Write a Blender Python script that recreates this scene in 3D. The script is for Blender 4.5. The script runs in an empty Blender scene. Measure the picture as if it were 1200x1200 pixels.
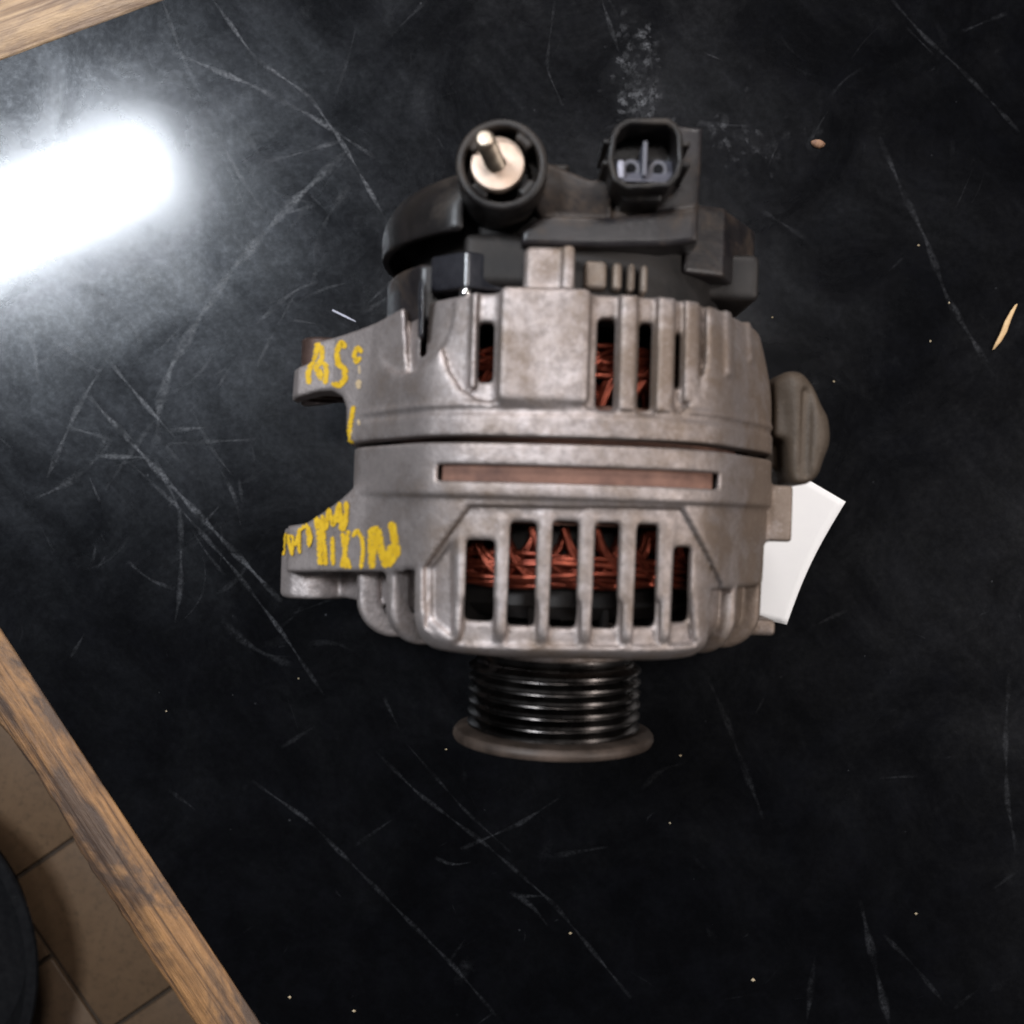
import bpy, math, random
import numpy as np
from mathutils import Vector, Matrix
from mathutils.bvhtree import BVHTree
random.seed(7); RNG = np.random.default_rng(7)
SC = bpy.context.scene
COL = SC.collection
MM = 0.001

# ------------------------------------------------------------------ camera
CAM_H = 0.385
cam_d = bpy.data.cameras.new('camera'); cam = bpy.data.objects.new('camera', cam_d); COL.objects.link(cam)
cam.location = (0, 0, CAM_H); cam.rotation_euler = (0, 0, 0)
cam_d.sensor_width = 36; cam_d.lens = 36; cam_d.clip_start = 0.01; cam_d.clip_end = 20
cam_d.dof.use_dof = True; cam_d.dof.focus_distance = 0.47; cam_d.dof.aperture_fstop = 15
SC.camera = cam

# ------------------------------------------------------------------ world (dim room light)
W = bpy.data.worlds.new('World'); SC.world = W; W.use_nodes = True
bg = W.node_tree.nodes['Background']; bg.inputs[0].default_value = (0.90, 0.93, 1.0, 1); bg.inputs[1].default_value = 0.05

# ------------------------------------------------------------------ lamps of the workshop ceiling
def lamp(name, loc, sx, sy, watts, rz=0, color=(1, .97, .95), aim=None, spread=180):
    d = bpy.data.lights.new(name, 'AREA'); d.shape = 'RECTANGLE'; d.size = sx; d.size_y = sy
    d.energy = watts; d.color = color; d.spread = math.radians(spread)
    o = bpy.data.objects.new(name, d); COL.objects.link(o); o.location = loc
    o.rotation_euler = (0, 0, rz)
    if aim is not None:
        o.rotation_euler = (Vector(aim) - Vector(loc)).to_track_quat('-Z', 'Y').to_euler()
    return o
lamp('ceiling_tube_lamp', (-0.92, 0.585, 1.6), 0.54, 0.155, 46, math.radians(24), (0.87, 0.93, 1.0))
lamp('ceiling_tube_lamp', (0.25, 1.65, 1.35), 0.70, 0.14, 27, 0, (1, .95, .93), aim=(0.0, 0.02, 0.06))
lamp('ceiling_tube_lamp', (1.75, -0.15, 1.5), 0.60, 0.12, 28, 0, (1, .93, .89), aim=(0.05, 0, 0.05))
lamp('ceiling_tube_lamp', (0.10, 0.30, 1.6), 0.40, 0.12, 6, math.radians(24), (1, .95, .93))

SC.view_settings.view_transform = 'Standard'; SC.view_settings.look = 'None'
SC.view_settings.exposure = 0.0; SC.view_settings.gamma = 1.0

# ------------------------------------------------------------------ helpers
def pw(px, py, z=0.0):
    """photo position at a height z (m) -> world point"""
    k = (CAM_H - z) / 1200.0
    return Vector(((px - 600) * k, (600 - py) * k, z))

def mesh_np(name, V, Fq, mat, parent=None, smooth=True, scale=MM):
    me = bpy.data.meshes.new(name)
    V = np.asarray(V, dtype=np.float32) * scale
    me.from_pydata([], [], []) 
    Fq = np.asarray(Fq, dtype=np.int32)
    n, k = Fq.shape
    me.vertices.add(len(V)); me.vertices.foreach_set('co', V.ravel())
    me.loops.add(n * k); me.loops.foreach_set('vertex_index', Fq.ravel())
    me.polygons.add(n); me.polygons.foreach_set('loop_start', np.arange(0, n * k, k, dtype=np.int32))
    me.update(calc_edges=True); me.validate()
    if smooth: me.polygons.foreach_set('use_smooth', np.ones(len(me.polygons), dtype=bool))
    return link(name, me, mat, parent)

def link(name, me, mat, parent=None):
    if mat is not None and not me.materials: me.materials.append(mat)
    o = bpy.data.objects.new(name, me); COL.objects.link(o)
    if parent is not None: o.parent = parent
    return o

def mesh_py(name, V, F, mat, parent=None, smooth=False, scale=MM, bevel=0, seg=2):
    me = bpy.data.meshes.new(name)
    me.from_pydata([tuple(c * scale for c in v) for v in V], [], F); me.update()
    if smooth:
        me.polygons.foreach_set('use_smooth', np.ones(len(me.polygons), dtype=bool))
    o = link(name, me, mat, parent)
    if bevel:
        m = o.modifiers.new('bevel', 'BEVEL'); m.width = bevel * scale; m.segments = seg; m.limit_method = 'ANGLE'
        me.polygons.foreach_set('use_smooth', np.ones(len(me.polygons), dtype=bool))
        m.harden_normals = True
    return o

def prism(name, poly, a0, a1, mat, parent=None, axis='z', bevel=0, scale=MM, smooth=False):
    """polygon extruded along an axis: axis z -> poly (x,y); axis y -> poly (x,z)"""
    n = len(poly)
    def pt(p, a):
        return (p[0], p[1], a) if axis == 'z' else (p[0], a, p[1]) if axis == 'y' else (a, p[0], p[1])
    V = [pt(p, a0) for p in poly] + [pt(p, a1) for p in poly]
    area = sum(poly[i][0] * poly[(i + 1) % n][1] - poly[(i + 1) % n][0] * poly[i][1] for i in range(n))
    flip = (area < 0) != (axis == 'y')
    F = [tuple(range(n - 1, -1, -1)), tuple(range(n, 2 * n))] + [(i, (i + 1) % n, n + (i + 1) % n, n + i) for i in range(n)]
    if flip: F = [tuple(reversed(f)) for f in F]
    return mesh_py(name, V, F, mat, parent, smooth, scale, bevel)

def boxm(name, lo, hi, mat, parent=None, bevel=0.0, scale=MM):
    return prism(name, [(lo[0], lo[1]), (hi[0], lo[1]), (hi[0], hi[1]), (lo[0], hi[1])], lo[2], hi[2], mat, parent, 'z', bevel, scale)

def lathe(name, prof, mat, parent=None, n=96, axis='y', c=(0, 0, 0), scale=MM, closed=True, arc=None):
    """prof: list of (radius, along)"""
    V = []; F = []
    m = len(prof)
    for i in range(n):
        t = 2 * math.pi * i / n
        for r, a in prof:
            p, q = r * math.cos(t), r * math.sin(t)
            V.append((c[0] + p, c[1] + a, c[2] + q) if axis == 'y' else (c[0] + p, c[1] + q, c[2] + a))
    for i in range(n):
        j = (i + 1) % n
        for k in range(m if closed else m - 1):
            l = (k + 1) % m
            f = (i * m + k, i * m + l, j * m + l, j * m + k)
            F.append(f)
    o = mesh_py(name, V, F, mat, parent, True, scale)
    import bmesh
    b = bmesh.new(); b.from_mesh(o.data); bmesh.ops.recalc_face_normals(b, faces=b.faces); b.to_mesh(o.data); b.free()
    o.data.polygons.foreach_set('use_smooth', np.ones(len(o.data.polygons), dtype=bool))
    try: o.data.set_sharp_from_angle(angle=math.radians(35))
    except Exception: pass
    return o

def tube(paths, rad, sides=6):
    """list of polylines -> V,F arrays (open tubes)"""
    V = []; F = []
    for P in paths:
        P = np.asarray(P, float); n = len(P)
        T = np.gradient(P, axis=0); T /= np.linalg.norm(T, axis=1, keepdims=True) + 1e-9
        up = np.array([0.13, 0.21, 0.97]); A = np.cross(T, up); A /= np.linalg.norm(A, axis=1, keepdims=True) + 1e-9
        B = np.cross(T, A); b = len(V)
        ang = np.linspace(0, 2 * np.pi, sides, endpoint=False)
        ring = (P[:, None, :] + rad * (np.cos(ang)[None, :, None] * A[:, None, :] + np.sin(ang)[None, :, None] * B[:, None, :])).reshape(-1, 3)
        V.extend(ring.tolist())
        for i in range(n - 1):
            for s in range(sides):
                t = (s + 1) % sides
                F.append((b + i * sides + s, b + i * sides + t, b + (i + 1) * sides + t, b + (i + 1) * sides + s))
    return np.array(V), np.array(F)

# ---- distance-field modelling for the castings and mouldings
def smin(a, b, k):
    h = np.maximum(k - np.abs(a - b), 0) / k
    return np.minimum(a, b) - h * h * k * 0.25
def smax(a, b, k): return -smin(-a, -b, k)
def rmax(a, b, r):
    a = a + r; b = b + r
    return np.minimum(np.maximum(a, b), 0) + np.sqrt(np.maximum(a, 0) ** 2 + np.maximum(b, 0) ** 2) - r
def poly_sd(px, py, poly):
    d = None; s = np.ones(np.broadcast(px, py).shape, np.float32); n = len(poly)
    for i in range(n):
        ax, ay = poly[i]; bx, by = poly[i - 1]
        ex, ey = bx - ax, by - ay; wx, wy = px - ax, py - ay
        t = np.clip((wx * ex + wy * ey) / (ex * ex + ey * ey + 1e-12), 0, 1)
        q = (wx - ex * t) ** 2 + (wy - ey * t) ** 2
        d = q if d is None else np.minimum(d, q)
        c1 = py >= ay; c2 = py < by; c3 = ex * wy > ey * wx
        flip = (c1 & c2 & c3) | (~c1 & ~c2 & ~c3)
        s = np.where(flip, -s, s)
    return (s * np.sqrt(d)).astype(np.float32)

class Field:
    def __init__(s, lo, hi, h):
        s.h = h; s.lo = np.array(lo, np.float32)
        ax = [np.arange(lo[i], hi[i] + h, h, dtype=np.float32) for i in range(3)]
        s.ax = ax
        s.X = ax[0][:, None, None]; s.Y = ax[1][None, :, None]; s.Z = ax[2][None, None, :]
        s.F = np.full((len(ax[0]), len(ax[1]), len(ax[2])), 99, np.float32)
    def sub(s, lo, hi, m=3.0):
        sl = []
        for i in range(3):
            a = int(np.searchsorted(s.ax[i], lo[i] - m)); b = int(np.searchsorted(s.ax[i], hi[i] + m))
            sl.append(slice(max(a - 1, 0), min(b + 1, len(s.ax[i]))))
        return tuple(sl)
    def apply(s, fn, lo, hi, op, k):
        sl = s.sub(lo, hi, k + 2 * s.h)
        if s.F[sl].size == 0: return
        X = s.X[sl[0]]; Y = s.Y[:, sl[1]]; Z = s.Z[:, :, sl[2]]
        D = np.broadcast_to(fn(X, Y, Z), s.F[sl].shape)
        s.F[sl] = smin(s.F[sl], D, k) if op == 'add' else smax(s.F[sl], -D, k)
    def box(s, lo, hi, op='add', r=0.6, k=0.8, tilt=0.0):
        c = [(a + b) / 2 for a, b in zip(lo, hi)]; e = [(b - a) / 2 - r for a, b in zip(lo, hi)]
        def fn(X, Y, Z):
            x, y, z = X - c[0], Y - c[1], Z - c[2]
            if tilt:
                ct, st = math.cos(tilt), math.sin(tilt); x, z = ct * x + st * z, -st * x + ct * z
            qx, qy, qz = np.abs(x) - e[0], np.abs(y) - e[1], np.abs(z) - e[2]
            return np.sqrt(np.maximum(qx, 0) ** 2 + np.maximum(qy, 0) ** 2 + np.maximum(qz, 0) ** 2) + np.minimum(np.maximum(qx, np.maximum(qy, qz)), 0) - r
        m = 0 if not tilt else 8
        s.apply(fn, [lo[0] - m, lo[1], lo[2] - m], [hi[0] + m, hi[1], hi[2] + m], op, k)
    def cyl(s, axis, c, rad, a0, a1, op='add', r=0.6, k=0.8):
        def fn(X, Y, Z):
            if axis == 'y': d = np.sqrt((X - c[0]) ** 2 + (Z - c[1]) ** 2) - rad; t = Y
            elif axis == 'z': d = np.sqrt((X - c[0]) ** 2 + (Y - c[1]) ** 2) - rad; t = Z
            else: d = np.sqrt((Y - c[0]) ** 2 + (Z - c[1]) ** 2) - rad; t = X
            return rmax(d, np.abs(t - (a0 + a1) / 2) - (a1 - a0) / 2, r)
        if axis == 'y': lo, hi = [c[0] - rad, a0, c[1] - rad], [c[0] + rad, a1, c[1] + rad]
        elif axis == 'z': lo, hi = [c[0] - rad, c[1] - rad, a0], [c[0] + rad, c[1] + rad, a1]
        else: lo, hi = [a0, c[0] - rad, c[1] - rad], [a1, c[0] + rad, c[1] + rad]
        s.apply(fn, lo, hi, op, k)
    def poly(s, plane, P, a0, a1, op='add', r=0.8, k=0.8):
        xs = [p[0] for p in P]; ys = [p[1] for p in P]
        def fn(X, Y, Z):
            if plane == 'xy': d = poly_sd(X, Y, P); t = Z
            else: d = poly_sd(X, Z, P); t = Y
            return rmax(d, np.abs(t - (a0 + a1) / 2) - (a1 - a0) / 2, r)
        if plane == 'xy': lo, hi = [min(xs), min(ys), a0], [max(xs), max(ys), a1]
        else: lo, hi = [min(xs), a0, min(ys)], [max(xs), a1, max(ys)]
        s.apply(fn, lo, hi, op, k)
    def mesh(s):
        F = np.pad(s.F, 1, constant_values=9.0); I = F < 0
        cnt = np.zeros(tuple(d - 1 for d in F.shape), np.uint8)
        off = [(a, b, c) for a in (0, 1) for b in (0, 1) for c in (0, 1)]
        sh = cnt.shape
        for a, b, c in off: cnt += I[a:a + sh[0], b:b + sh[1], c:c + sh[2]]
        act = np.argwhere((cnt > 0) & (cnt < 8))
        idm = np.full(sh, -1, np.int32); idm[tuple(act.T)] = np.arange(len(act))
        val = np.stack([F[act[:, 0] + a, act[:, 1] + b, act[:, 2] + c] for a, b, c in off], 1)
        O = np.array(off, np.float32); P = np.zeros((len(act), 3), np.float32); N = np.zeros((len(act), 1), np.float32)
        for i in range(8):
            for j in range(i + 1, 8):
                if np.abs(O[i] - O[j]).sum() != 1: continue
                m = (val[:, i] < 0) != (val[:, j] < 0)
                t = (val[m, i] / (val[m, i] - val[m, j]))[:, None]
                P[m] += O[i] + (O[j] - O[i]) * t; N[m] += 1
        V = (act + P / N - 1) * s.h + s.lo
        Q = []
        for ax in range(3):
            A = np.moveaxis(I, ax, 0); M = np.moveaxis(idm, ax, 0)
            d = A[:-1, 1:-1, 1:-1] != A[1:, 1:-1, 1:-1]
            w = np.argwhere(d); i, j, k = w[:, 0], w[:, 1] + 1, w[:, 2] + 1
            q = np.stack([M[i, j - 1, k - 1], M[i, j, k - 1], M[i, j, k], M[i, j - 1, k]], 1)
            ins = A[i, j, k]
            if ax == 1: ins = ~ins
            q[~ins] = q[~ins][:, ::-1]; Q.append(q)
        Q = np.concatenate(Q); Q = Q[(Q >= 0).all(1)]
        return V, Q

def split_mesh(V, Q, mask):
    """faces under mask become a mesh of their own"""
    f = Q[mask]; u, inv = np.unique(f, return_inverse=True)
    return V[u], inv.reshape(f.shape), u

def vert_normals(V, Q):
    n = np.cross(V[Q[:, 2]] - V[Q[:, 0]], V[Q[:, 3]] - V[Q[:, 1]])
    N = np.zeros_like(V)
    for k in range(4): np.add.at(N, Q[:, k], n)
    return N / (np.linalg.norm(N, axis=1, keepdims=True) + 1e-9)

# ------------------------------------------------------------------ materials
class NT:
    def __init__(s, name):
        s.m = bpy.data.materials.new(name); s.m.use_nodes = True; s.t = s.m.node_tree; s.n = s.t.nodes
        s.b = s.n['Principled BSDF']; s.out = s.n['Material Output']
    def node(s, typ, **kw):
        n = s.n.new(typ)
        for k, v in kw.items(): setattr(n, k, v)
        return n
    def L(s, a, b): s.t.links.new(a, b)
    def coord(s, scale=(1, 1, 1), kind='Object'):
        tc = s.node('ShaderNodeTexCoord'); mp = s.node('ShaderNodeMapping'); mp.inputs['Scale'].default_value = scale
        s.L(tc.outputs[kind], mp.inputs[0]); return mp.outputs[0]
    def noise(s, co, scale, detail=5, rough=.6, dist=0.0):
        n = s.node('ShaderNodeTexNoise'); n.inputs['Scale'].default_value = scale; n.inputs['Detail'].default_value = detail
        n.inputs['Roughness'].default_value = rough; n.inputs['Distortion'].default_value = dist
        s.L(co, n.inputs['Vector']); return n.outputs['Fac']
    def ramp(s, fac, stops):
        r = s.node('ShaderNodeValToRGB'); e = r.color_ramp.elements
        while len(e) < len(stops): e.new(0.5)
        for i, (p, c) in enumerate(stops):
            e[i].position = p; e[i].color = c if len(c) == 4 else (*c, 1)
        s.L(fac, r.inputs[0]); return r.outputs[0]
    def mix(s, fac, a, b, mode='MIX'):
        n = s.node('ShaderNodeMix', data_type='RGBA', blend_type=mode)
        for sock, v in ((n.inputs[0], fac), (n.inputs[6], a), (n.inputs[7], b)):
            if hasattr(v, 'is_output'): s.L(v, sock)
            elif isinstance(v, (int, float)): sock.default_value = v
            else: sock.default_value = (*v, 1)
        return n.outputs[2]
    def math(s, op, a, b=0.0):
        n = s.node('ShaderNodeMath', operation=op)
        for sock, v in ((n.inputs[0], a), (n.inputs[1], b)):
            if hasattr(v, 'is_output'): s.L(v, sock)
            else: sock.default_value = v
        return n.outputs[0]
    def bump(s, h, strength, dist):
        b = s.node('ShaderNodeBump'); b.inputs['Strength'].default_value = strength; b.inputs['Distance'].default_value = dist
        s.L(h, b.inputs['Height']); s.L(b.outputs[0], s.b.inputs['Normal'])
    def set(s, **kw):
        for k, v in kw.items():
            i = s.b.inputs[k.replace('_', ' ')]
            if hasattr(v, 'is_output'): s.L(v, i)
            elif isinstance(v, tuple): i.default_value = (*v, 1)
            else: i.default_value = v
        return s.m

def g(v): return (v, v, v)

def mat_alu(name, c0, c1, stain, metal=0.8, rough=0.48):
    t = NT(name); co = t.coord()
    a = t.noise(co, 45, 6, .65); b = t.noise(co, 330, 5, .75); c = t.noise(co, 30, 7, .68, .5); d = t.noise(co, 1100, 3, .6); e = t.noise(co, 120, 5, .7, .3)
    col = t.mix(t.ramp(a, [(.3, g(0)), (.7, g(1))]), c0, c1)
    col = t.mix(t.ramp(b, [(.38, g(.42)), (.55, g(0))]), col, tuple(x * .45 for x in c0))
    # oily brown staining, heavier toward the right side
    sx = t.node('ShaderNodeSeparateXYZ'); t.L(co, sx.inputs[0])
    lean = t.math('MULTIPLY', sx.outputs[0], 2.3)
    st = t.math('ADD', t.math('ADD', c, lean), t.math('MULTIPLY', t.math('SUBTRACT', e, .5), .5))
    col = t.mix(t.ramp(st, [(.38, g(0)), (.66, g(.85))]), col, stain)
    col = t.mix(t.ramp(d, [(.62, g(0)), (.75, g(.35))]), col, tuple(min(1, x * 1.5) for x in c1))
    r = t.ramp(b, [(.25, g(rough + .14)), (.75, g(rough - .06))])
    h = t.math('ADD', t.math('ADD', t.math('MULTIPLY', d, .6), b), t.math('MULTIPLY', e, 1.2))
    t.bump(h, .30, .0006)
    mt = t.ramp(st, [(.45, g(metal)), (.75, g(metal * .5))])
    return t.set(Base_Color=col, Roughness=r, Metallic=mt)

M = {}
M['alu'] = mat_alu('cast_aluminium', (.318, .280, .270), (.44, .392, .380), (.125, .086, .058), .85, .55)
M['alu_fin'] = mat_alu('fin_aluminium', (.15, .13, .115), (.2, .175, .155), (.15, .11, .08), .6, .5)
M['ear'] = mat_alu('dirty_cast_ear', (.095, .068, .047), (.15, .110, .078), (.04, .027, .017), .25, .62)

def mat_simple(name, c0, c1, rough, metal=0.0, scale=150, bump=.15, dist=.0004, r2=.15):
    t = NT(name); co = t.coord(); a = t.noise(co, scale, 5, .65); b = t.noise(co, scale * 6, 3)
    col = t.mix(t.ramp(a, [(.35, g(0)), (.7, g(1))]), c0, c1)
    t.bump(t.math('ADD', a, b), bump, dist)
    return t.set(Base_Color=col, Roughness=t.ramp(a, [(.3, g(rough)), (.75, g(rough + r2))]), Metallic=metal)
def mat_dusty(name, c0, c1, dust, rough):
    t = NT(name); co = t.coord(); a = t.noise(co, 70, 5, .65); b = t.noise(co, 420, 4, .7); c = t.noise(co, 38, 6, .7, .5)
    col = t.mix(t.ramp(a, [(.35, g(0)), (.7, g(1))]), c0, c1)
    col = t.mix(t.math('MULTIPLY', t.ramp(c, [(.48, g(0)), (.66, g(1))]), t.ramp(b, [(.35, g(.25)), (.6, g(.8))])), col, dust)
    t.bump(t.math('ADD', a, b), .22, .0004)
    return t.set(Base_Color=col, Roughness=t.ramp(c, [(.45, g(rough)), (.65, g(rough + .25))]), Specular_IOR_Level=.28)
M['plastic'] = mat_dusty('black_plastic', (.006, .0055, .0055), (.014, .012, .012), (.055, .043, .034), .38)
M['plastic_dusty'] = mat_dusty('dusty_plastic', (.010, .009, .010), (.023, .020, .021), (.075, .052, .036), .34)
M['plastic_shiny'] = mat_simple('glossy_black_plate', (.012, .012, .015), (.03, .03, .035), .16, scale=80, r2=.12)
M['rust'] = mat_simple('rusty_lamination', (.075, .034, .024), (.20, .105, .075), .7, .15, scale=95)
M['bush'] = mat_simple('rusty_bushing', (.04, .024, .02), (.085, .05, .04), .5, .5, scale=200)
M['copper'] = mat_simple('varnished_copper', (.17, .036, .021), (.32, .074, .040), .30, .75, scale=260)
M['rotor'] = mat_simple('dark_rotor_steel', (.012, .011, .011), (.03, .026, .024), .5, .5, scale=90)
M['brass'] = mat_simple('tarnished_washer', (.46, .34, .26), (.58, .47, .39), .38, .65, scale=220)
M['stud'] = mat_simple('stud_steel', (.30, .24, .19), (.45, .38, .30), .35, .9, scale=400)
M['pin'] = mat_simple('tinned_pin', (.22, .22, .26), (.28, .28, .33), .4, .5, scale=300)
M['insert'] = mat_simple('grey_connector_plastic', (.06, .06, .075), (.10, .10, .12), .35, scale=200)
M['pulley'] = mat_simple('worn_pulley_steel', (.038, .034, .032), (.10, .092, .088), .22, 1.0, scale=90, bump=.05)
M['flange'] = mat_simple('rusty_pulley_flange', (.035, .024, .018), (.08, .056, .043), .5, .3, scale=120)
M['steel'] = mat_simple('bolt_steel', (.35, .32, .30), (.5, .47, .45), .4, .9, scale=200)
M['clip'] = mat_simple('bright_clip_steel', (.8, .79, .78), (.9, .9, .9), .12, 1.0, scale=200, bump=.02)
M['paper'] = mat_simple('white_paper', (.86, .86, .87), (.9, .9, .9), .7, scale=40, bump=.05)
M['paint'] = mat_simple('yellow_marker_paint', (.46, .275, .008), (.60, .385, .015), .5, scale=500, bump=.2)
M['paint_pale'] = mat_simple('pale_marker_paint', (.38, .28, .16), (.45, .36, .24), .5, scale=500)
M['stool'] = mat_simple('black_vinyl', (.006, .006, .007), (.012, .012, .013), .7, scale=100)
M['stool'].node_tree.nodes['Principled BSDF'].inputs['Specular IOR Level'].default_value = .08
M['splinter'] = mat_simple('pale_splinter_wood', (.42, .26, .12), (.55, .38, .20), .6, scale=500)
M['bit'] = mat_simple('brown_scrap', (.16, .08, .05), (.32, .18, .10), .6, scale=600)
M['grit'] = mat_simple('grit_crumb', (.3, .22, .12), (.42, .36, .26), .6, scale=900)

def mat_table():
    t = NT('black_laminate'); co = t.coord()
    a = t.noise(co, 7, 4, .5); b = t.noise(co, 60, 6, .7); m = t.noise(co, 20, 7, .68, .8); f = t.noise(co, 420, 4, .7)
    st = t.noise(t.coord((60, 420, 1)), 1.6, 4, .6)
    # polished by rubbing in streaks that run two ways
    w1 = t.node('ShaderNodeTexCoord'); r0 = t.node('ShaderNodeMapping'); r0.inputs['Rotation'].default_value = (0, 0, .9); rot = t.node('ShaderNodeMapping'); rot.inputs['Scale'].default_value = (14, 70, 1)
    t.L(w1.outputs['Object'], r0.inputs[0]); t.L(r0.outputs[0], rot.inputs[0]); sm = t.noise(rot.outputs[0], 1.3, 5, .7, .6)
    col = t.mix(t.ramp(b, [(.45, g(0)), (.8, g(1))]), (.0008, .0008, .0011), (.0022, .0023, .0032))
    sp = t.math('MULTIPLY', t.ramp(m, [(.30, g(.34)), (.70, g(.68))]), t.ramp(sm, [(.3, g(.55)), (.7, g(1))]))
    sp = t.math('MULTIPLY', sp, t.ramp(f, [(.3, g(.22)), (.7, g(.42))]))
    r = t.math('ADD', t.ramp(a, [(.3, g(.22)), (.7, g(.30))]), t.ramp(m, [(.4, g(0)), (.7, g(.09))]))
    cr = t.math('ADD', t.ramp(m, [(.35, g(.11)), (.7, g(.19))]), t.ramp(f, [(.5, g(0)), (.8, g(.04))]))
    t.bump(t.math('ADD', t.math('MULTIPLY', m, .8), t.math('MULTIPLY', sm, .3)), .04, .0013)
    t.set(Base_Color=col, Roughness=r, Specular_IOR_Level=sp, IOR=1.45, Coat_Weight=.5, Coat_Roughness=cr, Coat_IOR=1.45)
    t.b.inputs['Specular Tint'].default_value = (.85, .90, 1, 1)
    return t.m
M['table'] = mat_table()

def mat_wear():
    t = NT('laminate_scuff'); co = t.coord()
    at = t.node('ShaderNodeAttribute', attribute_name='wear')
    n = t.noise(co, 700, 3, .7); n2 = t.noise(co, 120, 3, .6)
    al = t.math('MULTIPLY', at.outputs['Fac'], t.math('MULTIPLY', t.ramp(n, [(.35, g(.12)), (.65, g(1))]), t.ramp(n2, [(.38, g(.12)), (.62, g(1))])))
    t.set(Base_Color=(.13, .135, .15), Roughness=.42, Specular_IOR_Level=.9, Alpha=al); return t.m
M['wear'] = mat_wear()

def mat_wood(name, c0, c1, dark, grey):
    t = NT(name); co = t.coord((4, 60, 30))
    a = t.noise(co, 1.6, 6, .65, 1.2); b = t.noise(t.coord((60, 160, 100)), 1, 5, .7); c = t.noise(t.coord((16, 40, 30)), 1.3, 5, .65, .6)
    k = t.noise(t.coord((9, 20, 20)), 2.1, 4, .6, .4)
    col = t.mix(t.ramp(a, [(.3, g(0)), (.7, g(1))]), c0, c1)
    col = t.mix(t.ramp(c, [(.47, g(0)), (.60, g(.9))]), col, grey)
    col = t.mix(t.ramp(k, [(.58, g(0)), (.70, g(.9))]), col, dark)
    col = t.mix(t.ramp(b, [(.3, g(.45)), (.6, g(0))]), col, dark)
    gr = t.noise(t.coord((7, 330, 120)), 1.5, 4, .7, .3)
    col = t.mix(t.ramp(gr, [(.36, g(.75)), (.52, g(0))]), col, dark)
    t.bump(t.math('ADD', t.math('ADD', a, b), gr), .5, .0016)
    return t.set(Base_Color=col, Roughness=.62)
M['wood'] = mat_wood('worn_edge_wood', (.19, .086, .030), (.30, .158, .062), (.026, .013, .008), (.058, .038, .028))
M['wood_pale'] = mat_wood('chipped_edge_wood', (.36, .235, .13), (.50, .36, .23), (.12, .07, .045), (.24, .17, .12))

def mat_tile():
    t = NT('tan_floor_tile'); co = t.coord()
    a = t.noise(co, 11, 6, .7); b = t.noise(co, 110, 5, .8)
    col = t.mix(t.ramp(a, [(.3, g(0)), (.7, g(1))]), (.105, .062, .034), (.14, .086, .048))
    col = t.mix(t.ramp(b, [(.50, g(0)), (.68, g(.75))]), col, (.065, .042, .024))
    t.bump(b, .12, .001)
    return t.set(Base_Color=col, Roughness=.5)
M['tile'] = mat_tile()
M['grout'] = mat_simple('dark_grout', (.03, .019, .012), (.05, .033, .02), .8, scale=120)

def tag(o, label, cat, group=None):
    o['label'] = label; o['category'] = cat
    if group: o['group'] = group
    return o
def empty(name, loc=(0, 0, 0), rz=0):
    o = bpy.data.objects.new(name, None); COL.objects.link(o); o.location = loc; o.rotation_euler = (0, 0, rz)
    o.empty_display_size = .01; return o

# ------------------------------------------------------------------ floor
FLOOR_Z = -0.78
floor = boxm('floor', (-1600, -1600, FLOOR_Z * 1000 - 20), (1600, 1600, FLOOR_Z * 1000 - 4), M['grout']); floor['kind'] = 'structure'
def build_tiles():
    th = math.radians(-55.5)                      # direction of the long joints
    u = Vector((math.cos(th), math.sin(th), 0)); v = Vector((-u.y, u.x, 0))
    o0 = pw(5.5, 1038.6, FLOOR_Z)
    T = 0.203; gw = 0.005
    w = T / 2 - gw / 2
    me = None
    for r in range(-3, 5):
        for c in range(-4, 5):
            cc = o0 + u * ((c + .5) * T + (T * .47 if r % 2 else 0)) + v * ((r + .5) * T)
            if me is None:
                o = boxm('tile', (-w * 1000, -w * 1000, -12), (w * 1000, w * 1000, 0), M['tile'], floor, 1.6); me = o.data
            else:
                o = bpy.data.objects.new('tile', me); COL.objects.link(o); o.parent = floor
                m = o.modifiers.new('bevel', 'BEVEL'); m.width = .0016; m.segments = 2
            o.location = (cc.x, cc.y, FLOOR_Z + random.uniform(-.0006, .0006)); o.rotation_euler = (random.uniform(-.002, .002), random.uniform(-.002, .002), th)
build_tiles()

# ------------------------------------------------------------------ workbench: black laminate top with wooden edging
bench = empty('workbench', (0, 0, FLOOR_Z)); tag(bench, 'scratched black laminate workbench top with worn wooden edge strips', 'workbench')
def badd(o):
    o.parent = bench; o.matrix_parent_inverse = Matrix.Translation((0, 0, -FLOOR_Z)); return o
PA0, PA1 = pw(0, 71), pw(192, 0)                 # laminate border, upper left
PB0, PB1 = pw(0, 735), pw(306, 1200)             # laminate border, lower left
dA = (PA1 - PA0).normalized(); dB = (PB1 - PB0).normalized()
def isect(p, d, q, e):
    den = d.x * e.y - d.y * e.x; t = ((q.x - p.x) * e.y - (q.y - p.y) * e.x) / den
    return p + d * t
CO = isect(PA0, dA, PB0, dB)
LA, LB = 0.95, 0.85
c1 = CO + dA * LA; c3 = CO + dB * LB; c2 = CO + dA * LA + dB * LB
top = badd(prism('tabletop', [(p.x * 1000, p.y * 1000) for p in (CO, c3, c2, c1)], -24, 0, M['table']))
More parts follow.
